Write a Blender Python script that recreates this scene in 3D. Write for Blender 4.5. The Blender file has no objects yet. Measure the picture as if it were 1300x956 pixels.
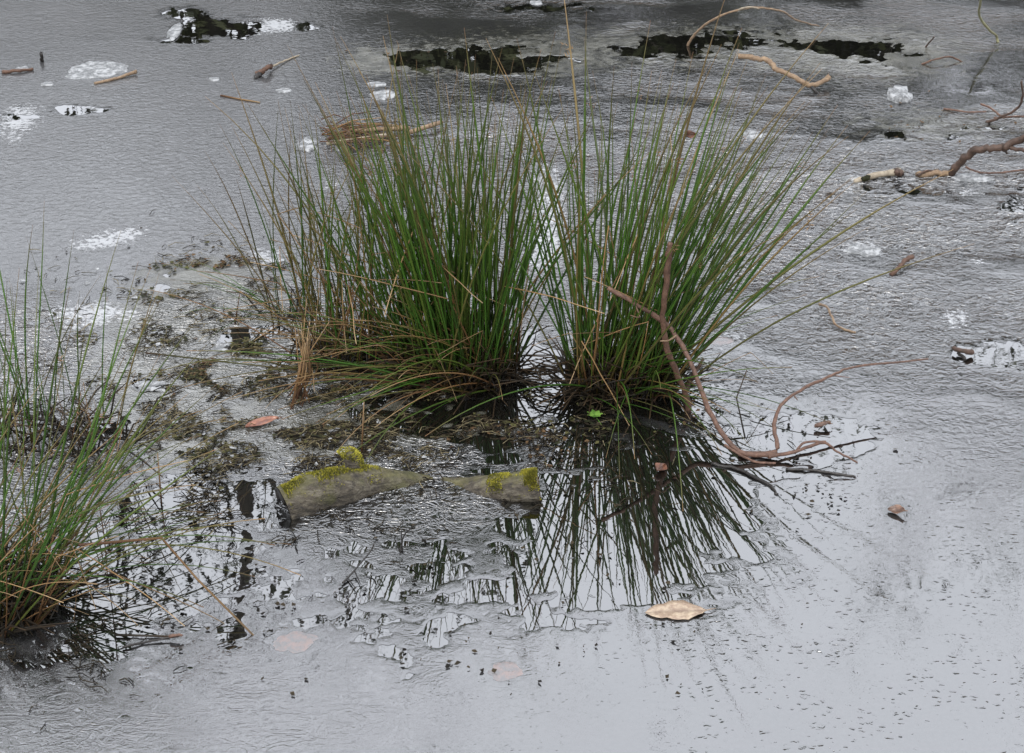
import bpy, math, random
import numpy as np
from mathutils import Vector, Matrix, noise as mnoise
rnd = random.Random(7)
sc = bpy.context.scene
C = sc.collection
R = math.radians
# ------------------------------------------------------------------ camera, sky, sun, exposure
CAM_H, DEP, FPX = 2.0, R(27.0), 2426.0
cd = bpy.data.cameras.new('camera'); cam = bpy.data.objects.new('camera', cd); C.objects.link(cam)
cam.location = (0, 0, CAM_H); cam.rotation_euler = (R(90) - DEP, 0, 0)
cd.sensor_width = 36.0; cd.sensor_fit = 'HORIZONTAL'; cd.lens = FPX / 1300 * 36
cd.shift_y = -45.0 / 1300
cd.clip_start = 0.05; cd.clip_end = 2000
sc.camera = cam

SUN_EL, SUN_AZ = R(52), R(200)
w = bpy.data.worlds.new('World'); sc.world = w; w.use_nodes = True
wt = w.node_tree; wn = wt.nodes; wn.clear()
sky = wn.new('ShaderNodeTexSky'); sky.sky_type = 'NISHITA'; sky.sun_disc = False
sky.sun_elevation = SUN_EL; sky.sun_rotation = SUN_AZ; sky.dust_density = 4.0; sky.air_density = 1.0
hs = wn.new('ShaderNodeHueSaturation'); hs.inputs['Saturation'].default_value = 0.35
wt.links.new(sky.outputs[0], hs.inputs['Color'])
mx = wn.new('ShaderNodeMix'); mx.data_type = 'RGBA'; mx.inputs[0].default_value = 0.75
wt.links.new(hs.outputs[0], mx.inputs[6]); mx.inputs[7].default_value = (7.7, 8.0, 8.65, 1)   # grey cloud layer over the sky
bg = wn.new('ShaderNodeBackground'); bg.inputs['Strength'].default_value = 0.12
wt.links.new(mx.outputs[2], bg.inputs['Color'])
wo = wn.new('ShaderNodeOutputWorld'); wt.links.new(bg.outputs[0], wo.inputs['Surface'])
sl = bpy.data.lights.new('sun', 'SUN'); sl.energy = 0.7; sl.angle = R(25); sl.color = (1, .96, .9)
so = bpy.data.objects.new('sun', sl); C.objects.link(so)
sdir = Vector((math.sin(SUN_AZ) * math.cos(SUN_EL), math.cos(SUN_AZ) * math.cos(SUN_EL), math.sin(SUN_EL)))
so.rotation_euler = sdir.to_track_quat('Z', 'Y').to_euler(); so.location = (0, -3, 8)
sc.view_settings.view_transform = 'Standard'; sc.view_settings.look = 'None'
sc.view_settings.exposure = 1.64; sc.view_settings.gamma = 1
sc.cycles.use_denoising = True; sc.cycles.denoiser = 'OPENIMAGEDENOISE'; sc.cycles.denoising_input_passes = 'RGB_ALBEDO_NORMAL'; sc.cycles.denoising_prefilter = 'ACCURATE'
sc.cycles.max_bounces = 6; sc.cycles.diffuse_bounces = 2; sc.cycles.glossy_bounces = 4

# ------------------------------------------------------------------ helpers
sD, cD = math.sin(DEP), math.cos(DEP)
def ray(u, v):
    a = (u - 650) / FPX; b = (433 - v) / FPX
    return Vector((a, cD + b * sD, -sD + b * cD))
def P(u, v, z=0.0):                     # the point of the place at height z seen at photo pixel u, v
    d = ray(u, v); t = (z - CAM_H) / d.z
    return Vector((d.x * t, d.y * t, z))
def PY(u, v, y):                        # the same at a given distance
    d = ray(u, v); t = y / d.y
    return Vector((d.x * t, y, CAM_H + d.z * t))
def project(x, y):                      # numpy: water-level points to photo pixels
    dz = -CAM_H
    f = y * cD - dz * sD
    up = y * sD + dz * cD
    return 650 + FPX * x / f, 433 - FPX * up / f

def perlin(x, y, seed=0):
    rs = np.random.RandomState(seed); perm = rs.permutation(256); ang = rs.rand(256) * 2 * np.pi
    gx, gy = np.cos(ang), np.sin(ang)
    xi = np.floor(x).astype(np.int64); yi = np.floor(y).astype(np.int64); xf = x - xi; yf = y - yi
    s = lambda t: t * t * t * (t * (t * 6 - 15) + 10)
    def g(ix, iy, dx, dy):
        h = perm[(perm[ix & 255] + iy) & 255]
        return gx[h] * dx + gy[h] * dy
    a = g(xi, yi, xf, yf); b = g(xi + 1, yi, xf - 1, yf); c = g(xi, yi + 1, xf, yf - 1); d = g(xi + 1, yi + 1, xf - 1, yf - 1)
    su, sv = s(xf), s(yf)
    return ((a + (b - a) * su) + ((c + (d - c) * su) - (a + (b - a) * su)) * sv) * 1.5
def fbm(x, y, f, oct=4, seed=0, gain=.5):
    o = np.zeros_like(x); a = 1.0
    for k in range(oct):
        o += a * perlin(x * f + 13.7 * k, y * f - 7.1 * k, seed + k); f *= 2.03; a *= gain
    return o
def sstep(a, b, x):
    t = np.clip((x - a) / (b - a), 0, 1); return t * t * (3 - 2 * t)

class MB:
    def __init__(s): s.v = []; s.f = []; s.al = []; s.rn = []
    def tube(s, pts, rad, sides=5, rn=0.0, cap=True, a0=0.0, a1=1.0):
        n = len(pts); base = len(s.v)
        ref = Vector((.37, .81, .45))
        for i, p in enumerate(pts):
            t = (pts[min(i + 1, n - 1)] - pts[max(i - 1, 0)])
            t = t.normalized() if t.length > 1e-9 else Vector((0, 0, 1))
            nx = t.cross(ref); nx = nx.normalized() if nx.length > 1e-6 else t.orthogonal().normalized()
            ny = t.cross(nx)
            r = rad[i] if hasattr(rad, '__len__') else rad
            for k in range(sides):
                a = 2 * math.pi * k / sides
                s.v.append(p + nx * (r * math.cos(a)) + ny * (r * math.sin(a)))
                s.al.append(a0 + (a1 - a0) * i / (n - 1)); s.rn.append(rn)
        for i in range(n - 1):
            for k in range(sides):
                a = base + i * sides + k; b = base + i * sides + (k + 1) % sides
                s.f.append((a, b, b + sides, a + sides))
        if cap:
            s.f.append(tuple(base + k for k in reversed(range(sides))))
            s.f.append(tuple(base + (n - 1) * sides + k for k in range(sides)))
    def poly(s, pts, rn=0.0, al=0.5):
        b = len(s.v)
        for p in pts: s.v.append(Vector(p)); s.al.append(al); s.rn.append(rn)
        s.f.append(tuple(range(b, b + len(pts))))
    def mesh(s, name, mat, smooth=True):
        me = bpy.data.meshes.new(name); me.from_pydata([tuple(p) for p in s.v], [], s.f)
        for nm, arr in (('along', s.al), ('rnd', s.rn)):
            at = me.attributes.new(nm, 'FLOAT', 'POINT')
            if len(arr) == len(s.v): at.data.foreach_set('value', arr)
        if smooth: me.polygons.foreach_set('use_smooth', [True] * len(me.polygons))
        me.materials.append(mat); me.update()
        return me
    def build(s, name, mat, parent=None, smooth=True):
        o = bpy.data.objects.new(name, s.mesh(name, mat, smooth)); C.objects.link(o)
        if parent: attach(o, parent)
        return o
def attach(o, p):
    o.parent = p
    o.matrix_parent_inverse = Matrix.Translation(-p.location) if p.parent is None else Matrix.Translation(-(p.matrix_local.translation if p.type == 'EMPTY' else Vector((0,0,0))))
def tag(o, label=None, cat=None, group=None, kind=None):
    for k, v in (('label', label), ('category', cat), ('group', group), ('kind', kind)):
        if v: o[k] = v
    return o
def thing(name, label, cat, loc=(0, 0, 0), group=None):
    o = bpy.data.objects.new(name, None); C.objects.link(o); o.location = loc; o.empty_display_size = .05
    return tag(o, label, cat, group)
def smooth_path(pts, n=6):
    out = []
    for i in range(len(pts) - 1):
        p0 = pts[max(i - 1, 0)]; p1 = pts[i]; p2 = pts[i + 1]; p3 = pts[min(i + 2, len(pts) - 1)]
        for k in range(n):
            t = k / n
            out.append(0.5 * ((2 * p1) + (p2 - p0) * t + (2 * p0 - 5 * p1 + 4 * p2 - p3) * t * t + (3 * p1 - p0 - 3 * p2 + p3) * t ** 3))
    out.append(pts[-1].copy()); return out

# ------------------------------------------------------------------ materials
class NT:
    def __init__(s, name):
        s.m = bpy.data.materials.new(name); s.m.use_nodes = True; s.t = s.m.node_tree; s.t.nodes.clear()
        s.out = s.n('ShaderNodeOutputMaterial'); s.b = s.n('ShaderNodeBsdfPrincipled')
        s.l(s.b.outputs[0], s.out.inputs[0])
    def n(s, t, **k):
        nd = s.t.nodes.new(t)
        for a, b in k.items(): setattr(nd, a, b)
        return nd
    def l(s, a, b): s.t.links.new(a, b)
    def put(s, i, x):
        if isinstance(x, (int, float, tuple)): i.default_value = x
        else: s.l(x, i)
    def math(s, op, a, b=None, c=None, clamp=False):
        nd = s.n('ShaderNodeMath', operation=op); nd.use_clamp = clamp
        for i, x in enumerate((a, b, c)):
            if x is not None: s.put(nd.inputs[i], x)
        return nd.outputs[0]
    def mix(s, f, a, b):
        nd = s.n('ShaderNodeMix', data_type='RGBA'); s.put(nd.inputs[0], f); s.put(nd.inputs[6], a); s.put(nd.inputs[7], b)
        return nd.outputs[2]
    def attr(s, nm): return s.n('ShaderNodeAttribute', attribute_name=nm).outputs['Fac']
    def co(s, scale=(1, 1, 1)):
        tc = s.n('ShaderNodeTexCoord'); mp = s.n('ShaderNodeMapping'); mp.inputs['Scale'].default_value = scale
        s.l(tc.outputs['Object'], mp.inputs[0]); return mp.outputs[0]
    def noise(s, co, sc_, det=3, rough=.5, dist=0):
        nd = s.n('ShaderNodeTexNoise'); s.l(co, nd.inputs['Vector'])
        nd.inputs['Scale'].default_value = sc_; nd.inputs['Detail'].default_value = det
        nd.inputs['Roughness'].default_value = rough; nd.inputs['Distortion'].default_value = dist
        return nd.outputs['Fac']
    def ramp(s, f, stops, interp='LINEAR'):
        nd = s.n('ShaderNodeValToRGB'); nd.color_ramp.interpolation = interp; e = nd.color_ramp.elements
        while len(e) < len(stops): e.new(.5)
        for i, (p, c) in enumerate(stops): e[i].position = p; e[i].color = (*c, 1) if len(c) == 3 else c
        s.l(f, nd.inputs[0]); return nd.outputs[0]
    def rng(s, f, a, b, c=0.0, d=1.0):
        nd = s.n('ShaderNodeMapRange', interpolation_type='SMOOTHSTEP'); s.put(nd.inputs[0], f)
        for i, x in zip((1, 2, 3, 4), (a, b, c, d)): nd.inputs[i].default_value = x
        return nd.outputs[0]
    def bump(s, h, dist=1.0, strength=1.0):
        nd = s.n('ShaderNodeBump'); nd.inputs['Distance'].default_value = dist; nd.inputs['Strength'].default_value = strength
        s.l(h, nd.inputs['Height']); s.l(nd.outputs[0], s.b.inputs['Normal'])
    def set(s, **k):
        for a, x in k.items(): s.put(s.b.inputs[a.replace('_', ' ')], x)
        return s

def stem_mat(name, stops, var, rough=.4, seed_shift=0.0):
    t = NT(name)
    oi = t.n('ShaderNodeObjectInfo').outputs['Random']
    r = t.math('FRACT', t.math('ADD', t.math('ADD', oi, t.attr('rnd')), seed_shift))
    base = t.ramp(t.attr('along'), stops)
    c = t.mix(t.rng(r, .5, 1.0, 0, .6), base, var)
    nz = t.noise(t.co((1, 1, 1)), 60, 2)
    hsn = t.n('ShaderNodeHueSaturation'); t.l(c, hsn.inputs['Color'])
    t.l(t.math('ADD', t.math('MULTIPLY', nz, .3), t.math('ADD', t.math('MULTIPLY', t.math('FRACT', t.math('MULTIPLY', r, 7.3)), .8), .56)), hsn.inputs['Value'])
    t.set(Base_Color=hsn.outputs[0], Roughness=rough)
    t.b.inputs['Specular IOR Level'].default_value = .2
    return t.m
M = {}
M['green'] = stem_mat('rush_green', [(0, (.03, .013, .006)), (.07, (.018, .012, .004)), (.16, (.013, .030, .004)), (.45, (.019, .050, .005)), (.78, (.030, .055, .008)), (.93, (.055, .048, .016)), (1, (.10, .052, .025))], (.040, .044, .008, 1))
M['olive'] = stem_mat('rush_olive', [(0, (0.0372, 0.0186, 0.0074)), (.15, (0.0310, 0.0279, 0.0074)), (.6, (0.0465, 0.0484, 0.0124)), (.88, (0.0744, 0.0558, 0.0217)), (1, (0.1488, 0.0930, 0.0434))], (0.1054, 0.0620, 0.0248, 1))
M['dead'] = stem_mat('rush_dead', [(0, (0.0418, 0.0186, 0.0084)), (.3, (0.0883, 0.0465, 0.0177)), (.8, (0.1395, 0.0883, 0.0395)), (1, (0.1767, 0.1255, 0.0698))], (0.0349, 0.0158, 0.0084, 1), .6)
M['dark'] = stem_mat('rush_rotted', [(0, (0.0062, 0.0050, 0.0031)), (.6, (0.0136, 0.0093, 0.0050)), (1, (0.0310, 0.0186, 0.0087))], (0.0074, 0.0062, 0.0037, 1), .5)

def wood_mat(name, a, b, sc_=60, rough=.65, stretch=(1, 1, 1)):
    t = NT(name); co = t.co(stretch)
    n1 = t.noise(co, sc_, 4, .65, .4); n2 = t.noise(co, sc_ * 4, 3, .6)
    c = t.ramp(n1, [(.3, a), (.72, b)])
    c = t.mix(t.rng(n2, .52, .72, 0, .55), c, (a[0] * .35, a[1] * .35, a[2] * .35, 1))
    t.set(Base_Color=c, Roughness=rough); t.b.inputs['Specular IOR Level'].default_value = .3
    t.bump(t.math('ADD', t.math('MULTIPLY', n1, .6), t.math('MULTIPLY', n2, .4)), .002)
    return t.m
M['red_twig'] = wood_mat('reddish_bark', (.040, .021, .014), (.125, .070, .048), 90)
M['tan_twig'] = wood_mat('tan_bark', (.085, .052, .030), (.205, .145, .09), 70)
M['dark_twig'] = wood_mat('dark_bark', (0.0217, 0.0136, 0.0093), (0.0682, 0.0403, 0.0279))
M['brown_twig'] = wood_mat('brown_bark', (0.0372, 0.0186, 0.0112), (0.0930, 0.0496, 0.0310))
M['pale_twig'] = wood_mat('pale_bark', (0.1240, 0.0992, 0.0682), (0.2604, 0.2232, 0.1674))
M['green_twig'] = wood_mat('green_bark', (0.0868, 0.0806, 0.0372), (0.1860, 0.1798, 0.0992))
M['black_twig'] = wood_mat('black_wet_wood', (0.0062, 0.0056, 0.0050), (0.0186, 0.0149, 0.0124), 60, .35)

t = NT('grey_log_bark'); co = t.co((.45, 1.5, 1.5)); n1 = t.noise(co, 40, 6, .75, .6); n2 = t.noise(t.co((.7, 1.2, 1.2)), 85, 4, .65); n3 = t.noise(t.co(), 11, 3)
c = t.ramp(n1, [(.36, (.012, .009, .005)), (.5, (.048, .038, .024)), (.62, (.105, .092, .066))])
c = t.mix(t.rng(n3, .5, .62, 0, .7), c, (.055, .055, .012, 1)); c = t.mix(t.rng(n2, .55, .7, 0, .8), c, (.012, .010, .008, 1))
gz = t.n('ShaderNodeNewGeometry'); sz = t.n('ShaderNodeSeparateXYZ'); t.l(gz.outputs['Normal'], sz.inputs[0])
mo = t.rng(t.math('ADD', sz.outputs[2], t.math('MULTIPLY', t.math('SUBTRACT', t.noise(t.co(), 30, 5, .7), .5), 2.4)), .6, 1.0)
c = t.mix(t.math('MULTIPLY', mo, .5), c, t.mix(n2, (.035, .034, .010, 1), (.13, .115, .025, 1)))
t.set(Base_Color=c, Roughness=.7); t.bump(t.math('ADD', n1, n2), .010); M['log'] = t.m
M['trunk'] = wood_mat('tree_bark', (0.0155, 0.0136, 0.0112), (0.0496, 0.0434, 0.0341), 12, .9)

def moss_mat(name, lo, hi):
    t = NT(name); n = t.noise(t.co(), 45, 3)
    t.set(Base_Color=t.mix(t.rng(t.math('ADD', n, t.math('MULTIPLY', t.math('SUBTRACT', t.attr('rnd'), .5), .5)), .3, .7), lo, hi), Roughness=.8)
    t.b.inputs['Specular IOR Level'].default_value = .15
    return t.m
M['moss'] = moss_mat('yellow_green_moss', (.06, .06, .010, 1), (.26, .235, .03, 1))
M['weed'] = moss_mat('pond_weed', (0.0099, 0.0112, 0.0043, 1), (0.0465, 0.0434, 0.0149, 1))
M['weed_brown'] = moss_mat('rotting_weed', (0.0186, 0.0112, 0.0062, 1), (0.0682, 0.0403, 0.0186, 1))
M['sprout'] = moss_mat('fresh_green_leaf', (0.0372, 0.0868, 0.0124, 1), (0.0992, 0.1860, 0.0310, 1))
M['litter'] = moss_mat('pale_plant_litter', (0.0420, 0.0357, 0.0189, 1), (0.1512, 0.1260, 0.0714, 1))
M['litter_dark'] = moss_mat('dark_plant_litter', (0.0050, 0.0042, 0.0029, 1), (0.0252, 0.0189, 0.0105, 1))

def leaf_mat(name, a, b, coat=0.0, rough=.55):
    t = NT(name); co = t.co(); n = t.noise(co, 55, 4, .6); n2 = t.noise(co, 260, 2)
    c = t.mix(t.rng(n, .38, .66), a, b)
    c = t.mix(t.rng(n2, .6, .75, 0, .5), c, (a[0] * .4, a[1] * .4, a[2] * .4, 1))
    vein = t.attr('along')
    c = t.mix(t.math('MULTIPLY', vein, .45), c, (a[0] * .45, a[1] * .4, a[2] * .4, 1))
    t.set(Base_Color=c, Roughness=rough); t.b.inputs['Coat Weight'].default_value = coat; t.b.inputs['Coat Roughness'].default_value = .12
    t.bump(t.math('SUBTRACT', n, t.math('MULTIPLY', vein, .6)), .0025)
    return t.m
M['leaf_red'] = leaf_mat('russet_leaf', (0.1200, 0.0390, 0.0210, 1), (0.2160, 0.0900, 0.0510, 1), .3)
M['leaf_tan'] = leaf_mat('bleached_leaf', (.17, .115, .075, 1), (.29, .225, .155, 1), .3)
M['leaf_brown'] = leaf_mat('brown_leaf', (0.0600, 0.0300, 0.0180, 1), (0.1440, 0.0780, 0.0480, 1), .1)
M['leaf_rust'] = leaf_mat('rust_leaf', (.05, .02, .010, 1), (.13, .05, .024, 1), .1)
M['leaf_ice'] = leaf_mat('iced_over_leaf', (.085, .08, .08, 1), (.125, .088, .078, 1), 1.0, .22)

# water
t = NT('pond_water'); co = t.co()
t.set(Base_Color=(.003, .003, .0025, 1), Roughness=.012, IOR=1.95); t.b.inputs['Specular IOR Level'].default_value = 1.0
t.bump(t.math('ADD', t.math('MULTIPLY', t.noise(co, 9, 2), .00015), t.math('MULTIPLY', t.noise(co, 34, 2), .00005)), 1.0)
M['water'] = t.m

# ice
t = NT('pond_ice'); co = t.co()
rip, wri, pit, milk, rgh, frost = [t.attr(a) for a in ('ripple', 'wrinkle', 'pits', 'milky', 'rough', 'frost')]
n1 = t.noise(t.co((.9, 1, 1)), 58, 3, .55, .8); n2 = t.noise(co, 190, 2, .6)
nb = t.noise(co, 15, 2)
fl = t.noise(t.co((.75, 1.3, 1)), 17, 3, .5, 2.2)
ridge = t.math('POWER', t.math('SUBTRACT', 1.0, t.math('MULTIPLY', t.math('ABSOLUTE', t.math('SUBTRACT', fl, .5)), 9.0), clamp=True), 2.0)
fl2 = t.noise(t.co((.9, 1.1, 1)), 34, 2, .5, 1.6)
ridge2 = t.math('POWER', t.math('SUBTRACT', 1.0, t.math('MULTIPLY', t.math('ABSOLUTE', t.math('SUBTRACT', fl2, .52)), 8.0), clamp=True), 2.0)
wn_ = t.n('ShaderNodeTexNoise'); t.l(co, wn_.inputs['Vector']); wn_.inputs['Scale'].default_value = 55
wv = t.n('ShaderNodeVectorMath', operation='SCALE'); t.l(wn_.outputs['Color'], wv.inputs[0]); wv.inputs['Scale'].default_value = .016
wa = t.n('ShaderNodeVectorMath', operation='ADD'); t.l(t.co((.62, 1, 1)), wa.inputs[0]); t.l(wv.outputs[0], wa.inputs[1])
vo = t.n('ShaderNodeTexVoronoi'); t.l(wa.outputs[0], vo.inputs['Vector']); vo.inputs['Scale'].default_value = 105
sepc = t.n('ShaderNodeSeparateColor'); t.l(vo.outputs['Color'], sepc.inputs[0])
pmask = t.math('MULTIPLY', t.rng(sepc.outputs[0], .15, .4), t.rng(t.noise(co, 7, 4, .65), .42, .58, .06, 1))
psz = t.math('ADD', .12, t.math('MULTIPLY', sepc.outputs[1], .42))
pits = t.math('MULTIPLY', t.math('POWER', t.math('SUBTRACT', 1.0, t.math('DIVIDE', vo.outputs['Distance'], psz), clamp=True), 1.3), pmask)
h = t.math('MULTIPLY', t.math('MULTIPLY', n1, rip), .0175)
h = t.math('ADD', h, t.math('MULTIPLY', t.math('MULTIPLY', n2, rip), .0003))
h = t.math('ADD', h, t.math('MULTIPLY', t.math('MULTIPLY', nb, rip), .0045))
h = t.math('ADD', h, t.math('MULTIPLY', t.math('MULTIPLY', t.math('ADD', ridge, t.math('MULTIPLY', ridge2, .6)), wri), .0034))
h = t.math('SUBTRACT', h, t.math('MULTIPLY', t.math('MULTIPLY', pits, pit), .0017))
h = t.math('ADD', h, t.math('MULTIPLY', t.math('MULTIPLY', n2, frost), .0012))
h = t.math('ADD', h, t.math('MULTIPLY', t.noise(co, 5, 2), .0006))
fr = t.rng(t.math('ADD', frost, t.math('MULTIPLY', t.math('SUBTRACT', t.noise(co, 70, 4, .65), .5), 1.1)), .42, .62)
grain = t.math('MULTIPLY', t.noise(co, 120, 2, .6), t.math('ADD', .35, milk))
ic = t.mix(t.math('MULTIPLY', milk, t.math('ADD', .3, t.math('MULTIPLY', grain, 1.5)), clamp=True), (.004, .004, .004, 1), (.15, .151, .153, 1))
ic = t.mix(t.math('MULTIPLY', ridge, t.math('MULTIPLY', wri, .10)), ic, (.12, .115, .10, 1))
mt_ = t.attr('mat')
mk = t.math('MULTIPLY', t.rng(t.math('ADD', t.math('MULTIPLY', t.noise(t.co((.8, 1.2, 1)), 30, 5, .7, .8), .8), t.math('MULTIPLY', mt_, .45)), .52, .68), t.rng(mt_, .02, .3))
ic = t.mix(t.math('MULTIPLY', mk, .8), ic, t.mix(t.rng(t.noise(co, 12, 4, .7), .4, .62), (.022, .021, .013, 1), (.075, .073, .058, 1)))
ic = t.mix(t.math('MULTIPLY', fr, .9), ic, (.24, .245, .25, 1))
t.set(Base_Color=ic, Roughness=t.math('ADD', t.math('ADD', rgh, t.math('MULTIPLY', mk, .22)), t.math('MULTIPLY', fr, .3), clamp=True), IOR=1.85)
t.l(t.math('SUBTRACT', 1.04, t.math('MULTIPLY', rgh, 3.4)), t.b.inputs['Specular IOR Level'])
t.bump(h, 1.0)
M['ice'] = t.m
t = NT('white_frozen_slush'); n = t.rng(t.noise(t.co(), 45, 6, .75), .36, .58)
t.set(Base_Color=t.mix(n, (.09, .094, .096, 1), (.24, .245, .247, 1)), Roughness=.5); t.bump(n, .003); M['white_ice'] = t.m
t = NT('forest_floor'); n = t.noise(t.co(), 3, 6, .7)
t.set(Base_Color=t.ramp(n, [(.3, (.03, .022, .014)), (.6, (.09, .06, .035)), (.75, (.06, .065, .025))]), Roughness=.95); t.bump(t.noise(t.co(), 14, 5), .05); M['ground'] = t.m
t = NT('evergreen_leaves')
t.set(Base_Color=t.mix(t.attr('rnd'), (.022, .028, .012, 1), (.058, .064, .028, 1)), Roughness=.5); t.b.inputs['Specular IOR Level'].default_value = .25; M['evergreen'] = t.m

# ------------------------------------------------------------------ ground, water, ice
def fast_mesh(name, V, loops, starts, totals, mat, attrs={}, smooth=True):
    me = bpy.data.meshes.new(name)
    me.vertices.add(len(V)); me.vertices.foreach_set('co', V.astype(np.float32).ravel())
    me.loops.add(len(loops)); me.loops.foreach_set('vertex_index', loops.astype(np.int32))
    me.polygons.add(len(starts)); me.polygons.foreach_set('loop_start', starts.astype(np.int32))
    try: me.polygons.foreach_set('loop_total', totals.astype(np.int32))
    except Exception: pass
    me.update(calc_edges=True)
    if smooth: me.polygons.foreach_set('use_smooth', np.ones(len(starts), bool))
    for k, a in attrs.items():
        at = me.attributes.new(k, 'FLOAT', 'POINT'); at.data.foreach_set('value', a.astype(np.float32))
    me.materials.append(mat); me.validate(); me.update()
    o = bpy.data.objects.new(name, me); C.objects.link(o); return o

gx = np.unique(np.concatenate([np.linspace(-14, 14, 113), np.sign(np.linspace(-1, 1, 40)) * (14 + 500 * np.abs(np.linspace(-1, 1, 40)) ** 2)]))
gy = np.unique(np.concatenate([np.linspace(-8, 20, 113), 20 + 500 * np.linspace(0, 1, 24) ** 2, -8 - 500 * np.linspace(0, 1, 24) ** 2]))
GX, GY = np.meshgrid(gx, gy)
ed = np.maximum(np.maximum(1.2 - GY, GY - 10.6), np.maximum(-6.5 - GX, GX - 6.5)) + .5 * fbm(GX, GY, .35, 3, 5)
GZ = np.where(ed < 0, -.5 * sstep(0, -.8, ed) - .02, .55 * sstep(0, 2.2, ed)) + .05 * fbm(GX, GY, .8, 3, 8) * sstep(0, 1, ed) + 2.5 * sstep(12, 60, ed) + 9 * sstep(60, 400, ed)
n_r, n_c = GX.shape; ii = np.arange(n_r * n_c).reshape(n_r, n_c)
q = np.stack([ii[:-1, :-1], ii[:-1, 1:], ii[1:, 1:], ii[1:, :-1]], -1).reshape(-1, 4)
g = fast_mesh('ground', np.stack([GX, GY, GZ], -1).reshape(-1, 3), q.ravel(), np.arange(len(q)) * 4, np.full(len(q), 4), M['ground'])
tag(g, 'leaf strewn earth bank around and under the frozen pond', kind='structure')
m = MB(); m.poly([(-9, .2, 0), (9, .2, 0), (9, 13, 0), (-9, 13, 0)])
tag(m.build('water', M['water'], smooth=False), 'dark still pond water mirroring the grey sky between the ice', kind='structure')

vs = np.linspace(-70, 1020, 600)
dep = DEP + np.arctan((vs - 433) / FPX)
ys = CAM_H / np.tan(dep)
ys = np.concatenate([np.linspace(11.2, ys[0] + .12, 14), ys, np.linspace(ys[-1] - .12, .9, 6)])
cs = np.linspace(-1.22, 1.22, 860); ext = 1.25 + 3.2 * np.linspace(0, 1, 14) ** 1.5
cs = np.concatenate([-ext[::-1], cs, ext])
hw = np.sqrt(ys ** 2 + CAM_H ** 2) * math.tan(math.atan(650 / FPX)); hw = np.maximum(hw, .7)
X = hw[:, None] * cs[None, :]; Y = np.repeat(ys[:, None], len(cs), 1)
U, V = project(X, Y)
def gs(u, v, su, sv): return np.exp(-((U - u) / su) ** 2 - ((V - v) / sv) ** 2)
nA = fbm(X, Y, 9, 4, 11); nB = fbm(X * .8, Y, 24, 3, 21); nC = fbm(X, Y, 2.2, 3, 31)
F = -1.0 + 0 * X
for (u, v, su, sv, a) in [
        (770, 600, 150, 110, 1.15), (600, 520, 130, 60, 1.0), (890, 665, 130, 120, 1.2), (760, 700, 120, 80, .9), (1040, 555, 80, 38, 1.5), (960, 540, 70, 60, .5),
        (560, 720, 170, 80, .72), (480, 800, 330, 70, .72), (230, 700, 150, 80, .95), (90, 780, 140, 110, .95), (120, 540, 90, 60, .75),
        (260, 630, 110, 60, .95), (600, 470, 180, 40, .6), (800, 500, 90, 30, 1.0), (700, 420, 60, 60, .6),
        (255, 36, 50, 13, 1.6), (232, 14, 40, 8, 1.3), (230, 52, 40, 4, 1.3), (310, 38, 40, 15, 1.2), (390, 35, 20, 9, 1.0),
        (95, 140, 45, 9, 1.5), (20, 148, 40, 8, .95), (620, 76, 110, 22, 1.6), (845, 62, 80, 18, 1.45), (690, 10, 120, 12, 1.0), (520, 75, 40, 14, 1.1),
        (955, 48, 80, 14, 1.15), (1120, 66, 80, 22, 1.2), (1060, 60, 50, 8, 1.1), (1270, 450, 45, 30, 1.5), (1225, 448, 22, 12, 1.2),
        (205, 368, 20, 12, 1.4), (300, 432, 34, 18, 1.35), (345, 420, 40, 14, 1.2), (355, 460, 30, 8, 1.1), (190, 490, 30, 14, .95), (230, 345, 40, 10, .9),
        (1130, 175, 40, 12, .9), (1230, 165, 70, 16, .95), (1150, 245, 120, 16, .8), (1290, 260, 30, 40, .9), (470, 540, 60, 30, .9)]:
    F += a * gs(u, v, su, sv)
nD = fbm(X * .55, Y, 19, 3, 77)
F += .42 * nA + .36 * nB + 1.05 * nD * gs(760, 600, 280, 200)
F -= .8 * gs(540, 650, 90, 26)                       # film holds over the sunken middle of the log
F = np.where(V > 700, F - .35 * sstep(700, 860, V) * sstep(500, 800, U), F)
out = (U < -140) | (U > 1440) | (V < -60)
F = np.where(out, -1.0, F)
ripple = .13 + .60 * sstep(450, 900, U + 120 * nC) * sstep(760, 420, V) + .35 * gs(1200, 180, 260, 130) + .18 * gs(600, 260, 250, 120)
ripple *= 1 - .93 * sstep(320, 600, V + 40 * nC - .12 * (U - 900)); ripple *= 1 - .95 * np.clip(gs(1040, 555, 110, 55) + 1.3 * gs(820, 650, 300, 170), 0, 1)
ripple *= np.clip(1 + .35 * nC, .3, 1.6)
nE = fbm(X * .55, Y, 1.9, 4, 55)
ripple *= 1 - .82 * sstep(-.05, .25, nE) * sstep(260, 120, V + .12 * (900 - U)) * sstep(380, 520, U)
ripple *= 1 - .65 * sstep(170, 50, V + 60 * nC) * sstep(430, 600, U)
ripple *= 1 - .75 * gs(1200, 165, 90, 22) - .6 * gs(1010, 130, 90, 20)
wrinkle = 1.0 * sstep(860, 600, U + 60 * nC) * sstep(330, 420, V + 40 * nC) * (1 - .75 * sstep(700, 820, V))
wrinkle *= 1 - .6 * np.clip(gs(260, 630, 120, 70) + gs(780, 640, 220, 150), 0, 1)
wrinkle *= np.clip(.65 + .6 * nC + .35 * nA - .5 * sstep(640, 720, V + 60 * nC), .05, 1.2)
pits_ = sstep(780, 960, U + 80 * nC) * sstep(380, 520, V) * np.clip(.8 + .4 * nC, .2, 1.2) + .35 * sstep(760, 840, V) * sstep(300, 700, U)
milky = .20 * sstep(560, 300, U + 60 * nC) * sstep(420, 300, V) + .12 + .07 * sstep(700, 860, V) + .04 * nC
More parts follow.
